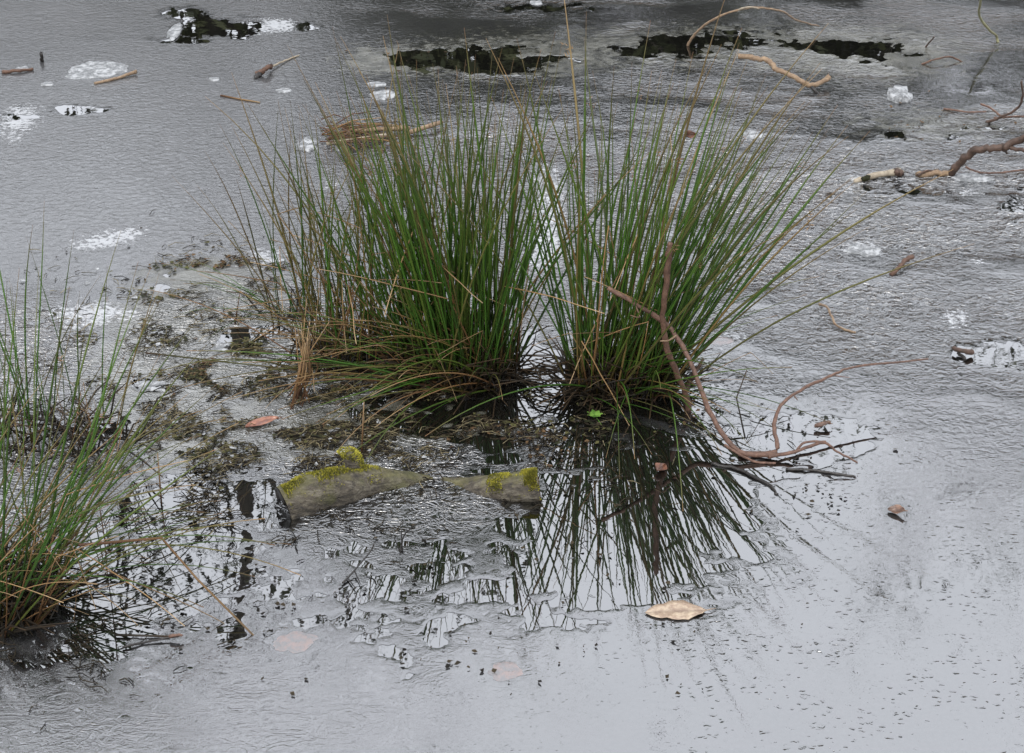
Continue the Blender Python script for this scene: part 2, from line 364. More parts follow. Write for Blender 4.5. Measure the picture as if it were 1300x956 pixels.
milky *= 1 - .7 * np.clip(gs(400, 660, 330, 110), 0, 1)
milky += .13 * gs(260, 440, 170, 110)
rough = .012 + .15 * sstep(640, 330, U + 60 * nC) * sstep(430, 320, V + 30 * nC) + .03 * sstep(300, 0, V)
frost = 0 * X
for (u, v, su, sv, a) in [(1215, 405, 34, 22, .55), (1240, 332, 26, 10, .5), (1095, 315, 60, 26, .5), (700, 245, 34, 60, .55), (660, 200, 26, 20, .3),
        (110, 310, 70, 16, .5), (165, 295, 40, 12, .45), (30, 145, 50, 22, .5), (330, 330, 60, 26, .5), (440, 290, 60, 30, .4), (150, 400, 70, 26, .42), (90, 400, 50, 40, .35),
        (200, 490, 60, 26, .42), (310, 38, 60, 16, .5), (360, 30, 30, 14, .4), (20, 175, 40, 20, .4), (1230, 245, 40, 9, .55), (1250, 200, 26, 10, .4), (1080, 240, 30, 10, .5),
        (930, 350, 80, 60, .40), (920, 430, 70, 20, .45), (690, 330, 50, 50, .5), (1140, 100, 26, 8, .3), (490, 90, 30, 6, .4), (390, 185, 22, 10, .6), (430, 190, 20, 10, .5), (420, 235, 26, 14, .5)]:
    frost += a * gs(u, v, su, sv)
frost += .08 * nA * sstep(560, 300, U)
mat = sum(a * gs(u, v, su, sv) for (u, v, su, sv, a) in [(280, 420, 120, 90, .9), (340, 520, 130, 60, .9), (200, 480, 110, 80, .7), (470, 540, 110, 40, .7), (250, 345, 60, 14, .6), (620, 540, 90, 26, .5), (180, 600, 90, 50, .35), (620, 76, 150, 34, .55), (900, 58, 220, 36, .55), (1130, 72, 130, 40, .6), (1190, 160, 130, 28, .55), (480, 78, 60, 20, .5)])  # weedy slush at left; far blobs paint the bank trees' brown-green reflection into the colour
rim = sstep(.0, .42, -F)
nG = fbm(X * .7, Y, 4.5, 3, 91)
ripple *= np.clip(.95 + 1.0 * nG * sstep(450, 700, U), .12, 1.7)
ripple *= .12 + .88 * rim; wrinkle *= .15 + .85 * rim; milky *= .25 + .75 * rim; pits_ = pits_ * rim
Z = .0006 + .0009 * sstep(0, -.25, F) + .0010 * np.clip(nB, -1, 1) * sstep(-.05, -.4, F) * np.clip(ripple * .9 + wrinkle * .35, 0, 1)
data = np.stack([X, Y, Z, F, ripple, wrinkle, pits_, milky, rough, frost, mat], -1)
n_r, n_c = X.shape; data = data.reshape(-1, data.shape[-1]); ii = np.arange(n_r * n_c).reshape(n_r, n_c)
q = np.stack([ii[:-1, :-1], ii[1:, :-1], ii[1:, 1:], ii[:-1, 1:]], -1).reshape(-1, 4)[:, ::-1]
keep = (data[:, 3] < 0); kq = keep[q].sum(1)
full = q[kq == 4]; part = q[(kq > 0) & (kq < 4)]
tri = np.concatenate([part[:, [0, 1, 2]], part[:, [0, 2, 3]]]); kt = keep[tri]; ks = kt.sum(1)
T3 = tri[ks == 3]
e_key = {}; newv = []
def cut(a, b):
    k = (a, b) if a < b else (b, a)
    if k not in e_key:
        fa, fb = data[k[0], 3], data[k[1], 3]; s = min(max(fa / (fa - fb), .02), .98)
        e_key[k] = len(data) + len(newv); newv.append(data[k[0]] * (1 - s) + data[k[1]] * s)
    return e_key[k]
extra3, extra4 = [], []
for tr, kk in zip(tri[(ks == 1) | (ks == 2)].tolist(), kt[(ks == 1) | (ks == 2)].tolist()):
    if sum(kk) == 1:
        i = kk.index(True); a, b, c = tr[i], tr[(i + 1) % 3], tr[(i + 2) % 3]; extra3.append((a, cut(a, b), cut(a, c)))
    else:
        i = kk.index(False); a, b, c = tr[i], tr[(i + 1) % 3], tr[(i + 2) % 3]; extra4.append((cut(a, b), b, c, cut(a, c)))
nv = np.array(newv); nv[:, 2] = .0005
data = np.concatenate([data, nv])
F4 = np.concatenate([full, np.array(extra4)]); F3 = np.concatenate([T3, np.array(extra3)])
used = np.zeros(len(data), bool); used[F4.ravel()] = True; used[F3.ravel()] = True
re_ = np.cumsum(used) - 1; data = data[used]; F4 = re_[F4]; F3 = re_[F3]
ice = fast_mesh('ice', data[:, :3], np.concatenate([F4.ravel(), F3.ravel()]),
                np.concatenate([np.arange(len(F4)) * 4, len(F4) * 4 + np.arange(len(F3)) * 3]),
                np.concatenate([np.full(len(F4), 4), np.full(len(F3), 3)]), M['ice'],
                {k: data[:, 4 + i] for i, k in enumerate(('ripple', 'wrinkle', 'pits', 'milky', 'rough', 'frost', 'mat'))})
tag(ice, 'thin grey sheet of rippled and pitted ice covering most of the pond', kind='structure')

# ------------------------------------------------------------------ trees and bushes on the far bank, mirrored in the pond
def bank_z(x, y): return .35
def limb(mb, p, d, L, r, depth, tips):
    n = 5; pts = [p]; dd = d.copy()
    for i in range(n):
        dd = (dd + Vector((rnd.gauss(0, .13), rnd.gauss(0, .13), rnd.gauss(.03, .10)))).normalized()
        pts.append(pts[-1] + dd * (L / n))
    mb.tube(pts, [r * (1 - .62 * i / n) for i in range(n + 1)], 5 if depth > 1 else 3, cap=False)
    tips.append((pts[-1], depth))
    if depth > 0:
        for k in range(3 if depth > 1 else 4):
            i = rnd.randint(2, n); nd = (dd + Vector((rnd.gauss(0, .7), rnd.gauss(0, .7), rnd.gauss(.25, .4)))).normalized()
            limb(mb, pts[i], nd, L * rnd.uniform(.5, .75), r * (1 - .62 * i / n) * .6, depth - 1, tips)
def bare_tree(x, y, hgt, label, dens=1.0):
    t = thing('tree', label, 'tree', (x, y, .3), 'trees on the far bank')
    tr = MB(); pts = []; p = Vector((x, y, .2)); d = Vector((rnd.gauss(0, .05), rnd.gauss(-.04, .05), 1)).normalized()
    for i in range(10):
        pts.append(p); d = (d + Vector((rnd.gauss(0, .06), rnd.gauss(0, .06), .1))).normalized(); p = p + d * hgt * .075
    tr.tube(pts, [(.11 if dens > 2 else .09) * (1 - .075 * i) for i in range(10)], 8)
    tr.build('trunk', M['trunk'], t)
    cr = MB()
    for k in range(15):
        tips = []
        b = MB(); i = rnd.randint(2, 9); a = k * 2.4 + rnd.uniform(-.4, .4)
        limb(b, pts[i], Vector((math.cos(a), math.sin(a), rnd.uniform(.3, 1.0))).normalized(), hgt * rnd.uniform(.16, .28), .042 * (1 - .05 * i), 3, tips)
        b.build('branch', M['trunk'], t)
        for tp, dpt in tips:
            if dpt > 1 or rnd.random() < .35 / dens: continue
            for q_ in range(int(3 * dens)):
                p_ = tp + Vector((rnd.gauss(0, .07), rnd.gauss(0, .07), rnd.gauss(0, .07))); d = Vector((rnd.gauss(0, 1), rnd.gauss(0, 1), rnd.gauss(0, .6))).normalized(); e = d.orthogonal().normalized(); s_ = rnd.uniform(.03, .06)
                cr.poly([p_ - d * s_, p_ + e * s_ * .45, p_ + d * s_, p_ - e * s_ * .45], rnd.random())
    cr.build('crown', M['evergreen'], t, smooth=False)
def bush(x, y, wd, hgt, n, label):
    t = thing('evergreen_bush', label, 'bush', (x, y, .3), 'evergreen bushes on the far bank')
    tr = MB(); tips = []
    for k in range(6):
        a = k * 1.05; limb(tr, Vector((x + .08 * math.cos(a), y + .08 * math.sin(a), .2)), Vector((.35 * math.cos(a), .35 * math.sin(a), 1)).normalized(), hgt * .5, .03, 2, tips)
    tr.build('trunk', M['trunk'], t)
    cr = MB()
    cl = []
    for k in range(34):
        a = rnd.uniform(0, 6.28); q_ = rnd.uniform(.1, 1) ** .6; zz = rnd.uniform(.08, 1)
        env = math.sqrt(max(.05, 1 - (zz * 1.0 - .3) ** 2 / .75))
        cl.append(Vector((x + wd * q_ * env * math.cos(a), y + wd * .8 * q_ * env * math.sin(a), .3 + hgt * zz)))
    for i in range(n):
        c = rnd.choice(cl); p = c + Vector((rnd.gauss(0, .17), rnd.gauss(0, .17), rnd.gauss(0, .13)))
        if p.z < .3: continue
        d = Vector((rnd.gauss(0, 1), rnd.gauss(0, 1), rnd.gauss(0, .6))).normalized(); e = d.orthogonal().normalized(); s = rnd.uniform(.055, .10)
        cr.poly([p - d * s, p + e * s * .45, p + d * s, p - e * s * .45], rnd.random())
    cr.build('crown', M['evergreen'], t, smooth=False)
for a in [(-2.35, 12.6, .6, 2.5, 3000, 'small dark evergreen bush mirrored in the far left pool'), (.2, 12.2, 1.0, 2.9, 6000, 'broad dark evergreen bush mirrored behind the middle of the rushes'),
          (1.6, 12.8, 1.0, 3.3, 6000, 'dark evergreen bush mirrored in the pools right of the rush tips'), (2.9, 12.3, 1.0, 3.5, 6500, 'tall dark evergreen bush mirrored beside the arched twig'),
          (4.3, 12.7, 1.1, 3.9, 6500, 'tallest evergreen bush at the right end of the far bank'), (6.0, 12.9, 1.1, 3.6, 5000, 'evergreen bush past the right end of the far bank'), (-4.6, 12.6, .8, 2.0, 3000, 'low evergreen bush at the left end of the far bank'),
          (-3.5, 13.2, .7, 2.4, 3000, 'mid sized evergreen bush left of the bare tree'), (-.55, 12.1, .8, 2.6, 5000, 'wide evergreen bush mirrored behind the left rushes'), (-1.4, 13.0, .5, 1.8, 2000, 'smallest evergreen bush on the far bank')]: bush(*a)
for a in [(-2.0, 12.6, 11.5, 'leafy tree mirrored in the water at the left', 2.6), (3.75, 11.8, 6.6, 'leafy tree mirrored in the open pool at the right edge', 1.6),
          (-4.6, 14.0, 9.5, 'thinly leaved tree far left on the bank'), (6.2, 13.6, 9.5, 'thinly leaved tree far right on the bank'),
          (1.9, 14.5, 7.5, 'thinly leaved tree standing behind the evergreen bushes')]: bare_tree(*a)

# ------------------------------------------------------------------ rushes
def stem_pool(kind, n):
    out = []
    for i in range(n):
        mb = MB(); pts = []
        if kind in ('up', 'olive'):
            b = rnd.uniform(-.03, .20) if kind == 'up' else rnd.uniform(.0, .34); wv = rnd.uniform(-.012, .012)
            K = 10
            for k in range(K + 1):
                s = k / K; pts.append(Vector((b * s ** 2.3 * .6 + wv * math.sin(s * 5), wv * math.sin(s * 4 + 1), s * (1 - .12 * abs(b) * s))))
            r0 = rnd.uniform(.0030, .0041)
            rad = [r0 * (1 - .25 * s / K) if s < K * .7 else r0 * .8 * (1 - (s / K - .7) / .3 * .85) for s in range(K + 1)]
            mat = M['green'] if kind == 'up' else M['olive']
        elif kind == 'kink':                       # dead, snapped over
            kpos = rnd.uniform(.4, .8); ang = R(rnd.uniform(60, 150)); K = 12; p = Vector((0, 0, 0)); lean = rnd.uniform(0, .15)
            for k in range(K + 1):
                pts.append(p.copy()); s = k / K
                th = lean + (ang if s >= kpos else 0) + .25 * s
                p = p + Vector((math.sin(th), rnd.uniform(-.05, .05), math.cos(th))) / K
            rad = [.0036 * (1 - .5 * k / K) for k in range(K + 1)]; mat = M['dead']
        else:                                      # arching over and down
            fl_ = kind.startswith('flat')
            th = R(rnd.uniform(46, 78) if fl_ else rnd.uniform(28, 62)); tot = R(rnd.uniform(14, 34) if fl_ else rnd.uniform(30, 70)); K = 12; p = Vector((0, 0, 0)); yw = rnd.uniform(-.2, .2)
            for k in range(K + 1):
                pts.append(p.copy()); s = k / K; a = th + tot * s
                p = p + Vector((math.sin(a), yw * s * .5, math.cos(a))) / K
            rad = [.0042 * (1 - .66 * k / K) for k in range(K + 1)]; mat = {'flat': M['green'] if i % 3 else M['olive'], 'flatdead': M['dead'], 'arch': M['green'], 'archolive': M['olive'], 'archdead': M['dead']}[kind]
        mb.tube(pts, rad, 4, rn=rnd.random(), cap=False)
        if kind in ('up', 'olive') and i % 6 == 0:  # brown flower tuft on the side of the stem
            for q_ in range(14):
                p_ = pts[8] + Vector((rnd.uniform(0, .016), rnd.gauss(0, .006), rnd.uniform(-.012, .022))); d = Vector((rnd.gauss(.5, .5), rnd.gauss(0, .6), rnd.gauss(.8, .5))).normalized(); e = d.orthogonal().normalized()
                mb.poly([p_ - e * .0014, p_ + e * .0014, p_ + d * .011], rnd.random(), 1.0)
        out.append((mb, mb.mesh('stem', mat), mat))
    return out
POOL = {k: stem_pool(k, n) for k, n in (('up', 22), ('olive', 14), ('kink', 14), ('arch', 14), ('archolive', 10), ('archdead', 12), ('flat', 14), ('flatdead', 8))}

def rush_clump(label, centre, rx, ry, specs, nobj, thatch, group='clumps of rushes'):
    c = P(*centre); root = thing('rush_clump', label, 'rushes', c, group)
    allst = []
    for (kind, n, mean, spread, corr, L0, L1) in specs:
        for i in range(n):
            a = rnd.uniform(0, 6.283); q_ = math.sqrt(rnd.random())
            ox, oy = q_ * math.cos(a), q_ * math.sin(a)
            base = Vector((c.x + rx * ox, c.y + ry * oy, -.01))
            L = rnd.uniform(L0, L1) * (1.0 if rnd.random() > .25 else rnd.uniform(.6, .95))
            if kind.startswith(('arch', 'flat')):
                az = mean[0] + rnd.gauss(0, spread[0]); x = Vector((math.cos(az), math.sin(az), 0)); z = Vector((0, 0, 1)); y = z.cross(x)
            else:
                z = Vector((mean[0] + corr * ox + rnd.gauss(0, spread[0]), mean[1] + corr * .8 * oy + rnd.gauss(0, spread[1]), 1)).normalized()
                if kind == 'kink': az = rnd.uniform(0, 6.283); o_ = Vector((math.cos(az), math.sin(az), 0))
                else: o_ = Vector((z.x + rnd.gauss(0, .1), z.y + rnd.gauss(0, .1), 0)); o_ = o_.normalized() if o_.length > 1e-4 else Vector((1, 0, 0))
                x = (o_ - z * o_.dot(z)).normalized(); y = z.cross(x)
            mt = Matrix(((x.x, y.x, z.x), (x.y, y.y, z.y), (x.z, y.z, z.z))) * L
            mt = mt.to_4x4(); mt.translation = base
            allst.append((base.y - (.3 if kind in ('kink', 'archdead') else 0), rnd.choice(POOL[kind]), mt))
    allst.sort(key=lambda s: s[0])
    for _, (mb, me, mat), mt in allst[:nobj]:
        o = bpy.data.objects.new('stem', me); C.objects.link(o); o.parent = root
        o.matrix_basis = Matrix.Translation(-c) @ mt
    rest = {}
    for _, (mb, me, mat), mt in allst[nobj:]:
        b = rest.setdefault(mat.name, (MB(), mat))[0]; off = len(b.v); rr = rnd.random()
        b.v += [mt @ p for p in mb.v]; b.f += [tuple(i + off for i in f) for f in mb.f]; b.al += mb.al; b.rn += [rr] * len(mb.v)
    for b, mat in rest.values():
        o = b.build('stem_mass', mat, root); o['kind'] = 'stuff'
    th = MB()                                      # dark rotted stubs and fallen stems round the foot
    for i in range(thatch):
        a = rnd.uniform(0, 6.283); q_ = math.sqrt(rnd.random()) * 1.15
        p = Vector((c.x + rx * q_ * math.cos(a), c.y + ry * q_ * math.sin(a), rnd.uniform(-.005, .03)))
        az = rnd.uniform(0, 6.283); el = rnd.uniform(.0, 1.3); L = rnd.uniform(.04, .17)
        d = Vector((math.cos(az) * math.cos(el), math.sin(az) * math.cos(el), math.sin(el)))
        mid = p + d * L * .5 + Vector((rnd.gauss(0, .01), rnd.gauss(0, .01), .008)); e = p + d * L; e.z = max(e.z * .8, .002)
        th.tube([p, mid, e], [.0026, .0023, .0012], 3, rn=rnd.random(), cap=False)
    o = th.build('thatch', M['dark'], root); o['kind'] = 'stuff'
    return root
PI = math.pi
rush_clump('dense green rush clump left of the gap with stems fanning up and left', (582, 478), .125, .075,
    [('up', 14, (.10, .06), (.08, .08), .12, .5, .82), ('flat', 30, (PI * 1.12, 0), (.48, 0), 0, .22, .62), ('flatdead', 12, (PI * 1.12, 0), (.55, 0), 0, .25, .55), ('up', 185, (-.07, .07), (.11, .12), .20, .36, .72), ('up', 55, (-.13, .07), (.20, .14), .2, .5, .86), ('olive', 34, (-.14, .05), (.18, .14), .2, .45, .86), ('kink', 24, (-.10, -.1), (.22, .2), .2, .3, .65),
     ('archolive', 20, (PI * 1.12, 0), (.55, 0), 0, .30, .55), ('arch', 26, (PI * 1.2, 0), (.7, 0), 0, .3, .55), ('archdead', 26, (PI * 1.2, 0), (.6, 0), 0, .25, .5)], 300, 420)
rush_clump('dense green rush clump right of the gap behind the brown stake', (787, 494), .11, .065,
    [('flat', 10, (PI * 1.8, 0), (.4, 0), 0, .3, .55), ('up', 130, (.15, .10), (.13, .11), .26, .40, .78), ('up', 56, (.22, .10), (.28, .14), .25, .5, .85), ('olive', 30, (.30, .05), (.26, .15), .25, .55, .95), ('kink', 15, (.1, -.1), (.25, .2), .3, .3, .65),
     ('arch', 26, (PI * 1.75, 0), (.8, 0), 0, .3, .6), ('archdead', 8, (PI * 1.6, 0), (.6, 0), 0, .2, .4)], 300, 420)
rush_clump('sparse yellowing rush clump with straw stems at the left of the dense green ones', (452, 462), .13, .075,
    [('olive', 40, (.0, .05), (.11, .12), .12, .40, .74), ('up', 44, (-.02, .05), (.12, .12), .12, .36, .66), ('kink', 24, (-.15, -.1), (.3, .2), .3, .3, .55),
     ('archdead', 10, (PI * 1.1, 0), (.8, 0), 0, .25, .45), ('archolive', 7, (PI * 1.0, 0), (.5, 0), 0, .3, .55)], 300, 170)
rush_clump('thin rush tuft of a few leaning stems beside the dark pools', (362, 402), .07, .05,
    [('olive', 7, (.02, .05), (.12, .12), .25, .35, .62), ('up', 5, (.0, .05), (.15, .12), .25, .3, .6), ('arch', 9, (PI * 1.0, 0), (.35, 0), 0, .22, .36)], 300, 12)
rush_clump('upright dark rush tuft at the left edge behind the arching one', (75, 565), .16, .09,
    [('up', 22, (.02, .06), (.13, .10), .15, .28, .54), ('olive', 5, (.05, .05), (.2, .1), .2, .3, .45), ('kink', 6, (.05, 0), (.2, .2), .2, .2, .4)], 300, 110)
rush_clump('near rush clump at the left edge with long stems arching right over the ice', (-26, 770), .13, .12,
    [('up', 58, (.20, .12), (.22, .18), .25, .42, .70), ('arch', 26, (.45, 0), (.5, 0), 0, .36, .58), ('archolive', 16, (.3, 0), (.6, 0), 0, .35, .62), ('archdead', 34, (.25, 0), (.6, 0), 0, .22, .40),
     ('olive', 18, (.25, .1), (.3, .2), .25, .35, .6), ('kink', 44, (.25, -.05), (.3, .2), .3, .25, .5)], 300, 300)

def bent_stem(label, pts, mats='dead', r=.0025, group='single snapped rush stems'):
    w_ = [P(*p) for p in pts]; mb = MB(); mb.tube(w_, [r * (1 - .3 * i / (len(w_) - 1)) for i in range(len(w_))], 5, rn=rnd.random())
    return tag(mb.build('snapped_rush', M[mats]), label, 'rush stem', group)
bent_stem('long brown rush stem snapped in the middle, its tip dipping into the water', [(100, 692, .20), (205, 683, .16), (250, 735, .09), (322, 807, .0)], 'dead', .0027)
bent_stem('thin straw stem lying on the ice left of the dead grass bundle', [(280, 121, .004), (305, 126, .004), (330, 130, .004)], 'dead', .003)
bent_stem('pale straw stem lying over the dark pools left of the straw rushes', [(185, 448, .006), (290, 460, .012), (380, 470, .008)], 'olive', .0022)
bent_stem('brown stem bent into a peak beside the thin rush tuft', [(298, 412, 0), (305, 370, .07), (352, 395, .03)], 'dead', .0022)
bent_stem('upright thin dark stem left of the log end', [(205, 640, 0), (200, 575, .10)], 'dead', .0018)
bent_stem('thin upright stem behind the mossy knob of the log', [(459, 577, .0), (462, 510, .10)], 'dead', .0020)
bent_stem('short dark stem standing in clear water right of the rushes', [(946, 556, 0), (935, 505, .05), (948, 470, .10)], 'dark', .0020)
bent_stem('dark stem lying flat on the water near the lower left', [(145, 806, .004), (215, 808, .004)], 'dark', .0024)

# ------------------------------------------------------------------ branches, sticks, logs
def stick(name, label, cat, mat, pts, r0, r1, subs=(), sides=7, wob=.12, group=None, abspts=None):
    w_ = abspts or [P(*p) for p in pts]
    path = smooth_path(w_, 5); n = len(path)
    def mk(path, r0, r1):
        n = len(path); mb = MB(); ph = rnd.uniform(0, 9)
        rad = [(r0 + (r1 - r0) * i / (n - 1)) * .78 * (1 + wob * .8 * math.sin(i * .9 + ph) * math.sin(i * .37 + ph) + (rnd.uniform(.1, .3) if rnd.random() < .05 else 0) + rnd.gauss(0, .03)) for i in range(n)]
        path = [p + Vector((rnd.gauss(0, 1), rnd.gauss(0, 1), rnd.gauss(0, 1))) * r0 * .13 for p in path]
        mb.tube(path, rad, sides); return mb
    o = mk(path, r0, r1).build(name, M[mat]); tag(o, label, cat, group)
    for (nm, sp, a, b, mm) in subs:
        s = mk(smooth_path([P(*p) for p in sp], 6), a, b).build(nm, M[mm]); s.parent = o
    return o
stick('branch', 'reddish brown forked branch arching out of the right rush clump over clear water', 'branch', 'red_twig',
      [(772, 366, .285), (806, 386, .25), (846, 412, .20), (870, 447, .15), (887, 486, .10), (905, 530, .057), (938, 573, .018), (985, 577, .010)], .0060, .0074,
      [('twig', [(938, 576, .006), (985, 573, .012), (983, 538, .05), (1000, 506, .075), (1050, 479, .09), (1085, 466, .095), (1178, 456, .085)], .0070, .0022, 'red_twig'),
       ('twig', [(975, 580, .008), (1010, 573, .018), (1045, 562, .035), (1062, 573, .035), (1088, 587, .02)], .0058, .0022, 'red_twig'),
       ('twig', [(1008, 576, .014), (1022, 562, .03), (1049, 561, .036)], .0036, .003, 'red_twig'),
       ('twig', [(920, 565, .03), (955, 585, .004), (985, 588, .003)], .004, .003, 'red_twig'),
       ('twig', [(806, 386, .25), (812, 402, .232), (800, 400, .232)], .002, .001, 'red_twig'),
       ('twig', [(1060, 477, .09), (1078, 479, .085)], .0018, .001, 'red_twig'),
       ('twig', [(1008, 503, .078), (1013, 508, .07)], .002, .0012, 'red_twig'),
       ('twig', [(858, 426, .185), (850, 432, .185), (838, 433, .18)], .003, .002, 'tan_twig')])
b0 = P(876, 522)
stick('stake', 'upright brown dead stake standing in the right rush clump', 'stake', 'brown_twig', None, .0085, .0075, abspts=[
    b0 + Vector((0, 0, -.03)), PY(872, 505, b0.y), PY(853, 460, b0.y - .01), PY(842, 418, b0.y - .01), PY(843, 375, b0.y - .02), PY(848, 335, b0.y - .02), PY(851, 308, b0.y - .02)], wob=.16)
b1 = P(866, 505)
stick('stub', 'short dark pointed stub leaning beside the brown stake', 'stick', 'dark_twig', None, .010, .004, abspts=[b1 + Vector((-.005, 0, -.02)), PY(876, 485, b1.y), PY(893, 455, b1.y)])
b2 = P(806, 502)
stick('stub', 'pinkish peeled stub standing in the foot of the right rushes', 'stick', 'red_twig', None, .012, .013, abspts=[b2 + Vector((0, 0, -.02)), PY(807, 480, b2.y), PY(808, 464, b2.y)])
stick('branch', 'thick tan crooked branch lying raised on the far ice', 'branch', 'tan_twig',
      [(937, 71, .07), (958, 74, .075), (975, 77, .075), (987, 89, .06), (1007, 97, .045), (1025, 107, .025), (1040, 106, .02), (1052, 98, .03)], .011, .010,
      [('twig', [(1046, 102, .025), (1052, 94, .04)], .004, .002, 'tan_twig'), ('twig', [(1028, 108, .02), (1036, 116, .008), (1043, 123, -.01)], .007, .005, 'black_twig')])
stick('branch', 'thin arched tan twig at the top rising from the dark water', 'branch', 'tan_twig',
      [(873, 58, .0), (880, 46, .04), (893, 33, .09), (915, 20, .14), (943, 11, .17), (968, 10, .17), (995, 15, .14), (1012, 26, .08), (1040, 33, .02)], .0058, .003,
      [('twig', [(935, 14, .16), (950, 9, .18), (964, 11, .17)], .005, .003, 'pale_twig')])
stick('branch', 'curved greenish twig dipping into the ice near the top right corner', 'branch', 'green_twig',
      [(1247, -12, .25), (1243, 12, .16), (1245, 24, .11), (1256, 38, .06), (1265, 46, .02), (1267, 54, .0)], .005, .0055)
stick('branch', 'dark brown branch rising from the ice past the right edge', 'branch', 'dark_twig',
      [(1203, 224, -.01), (1213, 213, .03), (1226, 199, .07), (1243, 190, .10), (1265, 188, .11), (1282, 184, .12), (1312, 168, .17)], .014, .013,
      [('twig', [(1275, 187, .112), (1290, 189, .115), (1312, 194, .12)], .009, .006, 'dark_twig'), ('twig', [(1274, 188, .11), (1279, 196, .08)], .008, .003, 'dark_twig')])
stick('log', 'pale broken log frozen in at the foot of the dark branch', 'log', 'pale_twig',
      [(1084, 231, .0), (1108, 224, .008), (1138, 218, .012), (1143, 219, .01)], .011, .013, [('moss', [(1096, 227, .012), (1103, 225, .016)], .010, .011, 'weed'), ('stub', [(1136, 218, .014), (1144, 220, .01)], .0145, .0135, 'dark_twig')])
stick('log', 'peeled pinkish log piece butting against the dark branch', 'log', 'tan_twig', [(1166, 223, .004), (1185, 220, .008), (1207, 221, .004)], .013, .010,
      [('bark', [(1165, 222, .012), (1176, 217, .018), (1185, 218, .012)], .005, .004, 'dark_twig')])
stick('twig', 'long thin reddish twig lying on the ice below the dark branch', 'twig', 'red_twig', [(1226, 212, .02), (1245, 219, .008), (1272, 219, .012), (1312, 214, .02)], .0035, .003)
stick('twig', 'tangled dark red twig rising at the right edge above the dark branch', 'twig', 'dark_twig', [(1252, 155, .0), (1272, 148, .03), (1290, 139, .06), (1298, 125, .10), (1297, 103, .16)], .006, .0035,
      [('twig', [(1245, 132, .05), (1257, 137, .045), (1270, 147, .03)], .004, .004, 'red_twig'), ('twig', [(1262, 150, .015), (1285, 148, .03), (1310, 147, .04)], .004, .003, 'red_twig')])
stick('twig', 'thin buried reddish twig left of the tangled dark red one', 'twig', 'red_twig', [(1198, 138, .004), (1225, 142, .006), (1252, 142, .006)], .004, .003)
stick('twig', 'little curly tan twig on the ice right of the rushes', 'twig', 'tan_twig', [(1040, 386, .004), (1050, 390, .012), (1056, 402, .014), (1062, 413, .008), (1078, 420, .004), (1086, 422, .003)], .004, .003)
stick('twig', 'black curved strip lying on the water below the fork of the reddish branch', 'twig', 'black_twig', [(902, 588, .002), (935, 595, .003), (962, 608, .003), (978, 617, .003), (987, 628, .002)], .005, .004)  # thin black curve laid flat on the water
stick('twig', 'black straight strip lying on the water right of the black curved one', 'twig', 'black_twig', [(998, 596, .002), (1030, 597, .003), (1058, 601, .003), (1086, 605, .002)], .0036, .003)  # thin black line at water level, nearly straight
stick('bark_piece', 'upright brown bark sliver on white ice below the frosty patch', 'bark', 'brown_twig', [(1131, 349, .002), (1142, 339, .015), (1150, 330, .02), (1159, 326, .016)], .007, .008)
stick('bark_piece', 'curled dark bark piece beside the open pool at the right', 'bark', 'dark_twig', [(1210, 442, .012), (1222, 446, .016), (1234, 447, .01)], .006, .009, [('splinter', [(1216, 447, .008), (1226, 457, .0)], .006, .004, 'black_twig')])
stick('stick', 'broken brown stick with a dark wet end on the far left ice', 'stick', 'brown_twig', [(326, 95, .004), (335, 88, .022), (345, 84, .018)], .013, .009, [('tail', [(342, 86, .012), (362, 77, .006), (380, 70, .003)], .005, .003, 'pale_twig'), ('wet_end', [(324, 99, .002), (331, 93, .012)], .012, .010, 'black_twig')])
stick('stick', 'pale tan stick frozen beside the big white ice patch', 'stick', 'tan_twig', [(120, 106, .004), (145, 100, .006), (168, 93, .008), (173, 91, .012)], .006, .0075)
stick('post', 'tiny black post sticking up through the far left ice', 'post', 'black_twig', None, .008, .007, abspts=[P(53, 80, -.01), PY(53, 74, P(53, 80).y), PY(52, 67, P(53, 80).y)])
stick('twig', 'faint brown twig under the ice left of the black post', 'twig', 'brown_twig', [(2, 92, .004), (20, 90, .008), (42, 88, .006)], .008, .006)
stick('twig', 'short dark twig poking up at the top right', 'twig', 'dark_twig', [(1175, 60, .0), (1180, 54, .02), (1186, 47, .05)], .004, .003)
stick('twig', 'thin half buried twig arching below the short dark poking twig', 'twig', 'brown_twig', [(1170, 82, .0), (1185, 76, .015), (1205, 72, .018), (1222, 79, .0)], .004, .003)
stick('twig', 'dark wet twig with side shoots in front of the mossy log', 'twig', 'black_twig', [(435, 740, .004), (452, 722, .012), (470, 700, .03), (475, 690, .045)], .0026, .0016,
      [('shoot', [(450, 725, .01), (458, 742, .004)], .002, .001, 'black_twig'), ('shoot', [(440, 732, .006), (452, 748, .004)], .002, .001, 'black_twig')])
stick('twig', 'small dark sprig of shoots standing in the lower water', 'twig', 'black_twig', [(508, 702, .0), (513, 680, .03), (530, 664, .06)], .0022, .0014,
      [('shoot', [(511, 700, .0), (509, 672, .05)], .0022, .0012, 'black_twig'), ('shoot', [(509, 702, .0), (500, 682, .035)], .002, .001, 'black_twig')])
stick('twig', 'black twig with a red bud lying at the lower left', 'twig', 'black_twig', [(155, 822, .004), (200, 812, .006), (228, 808, .01)], .0026, .0022, [('bud', [(215, 808, .012), (226, 806, .014), (231, 807, .012)], .004, .003, 'red_twig')])

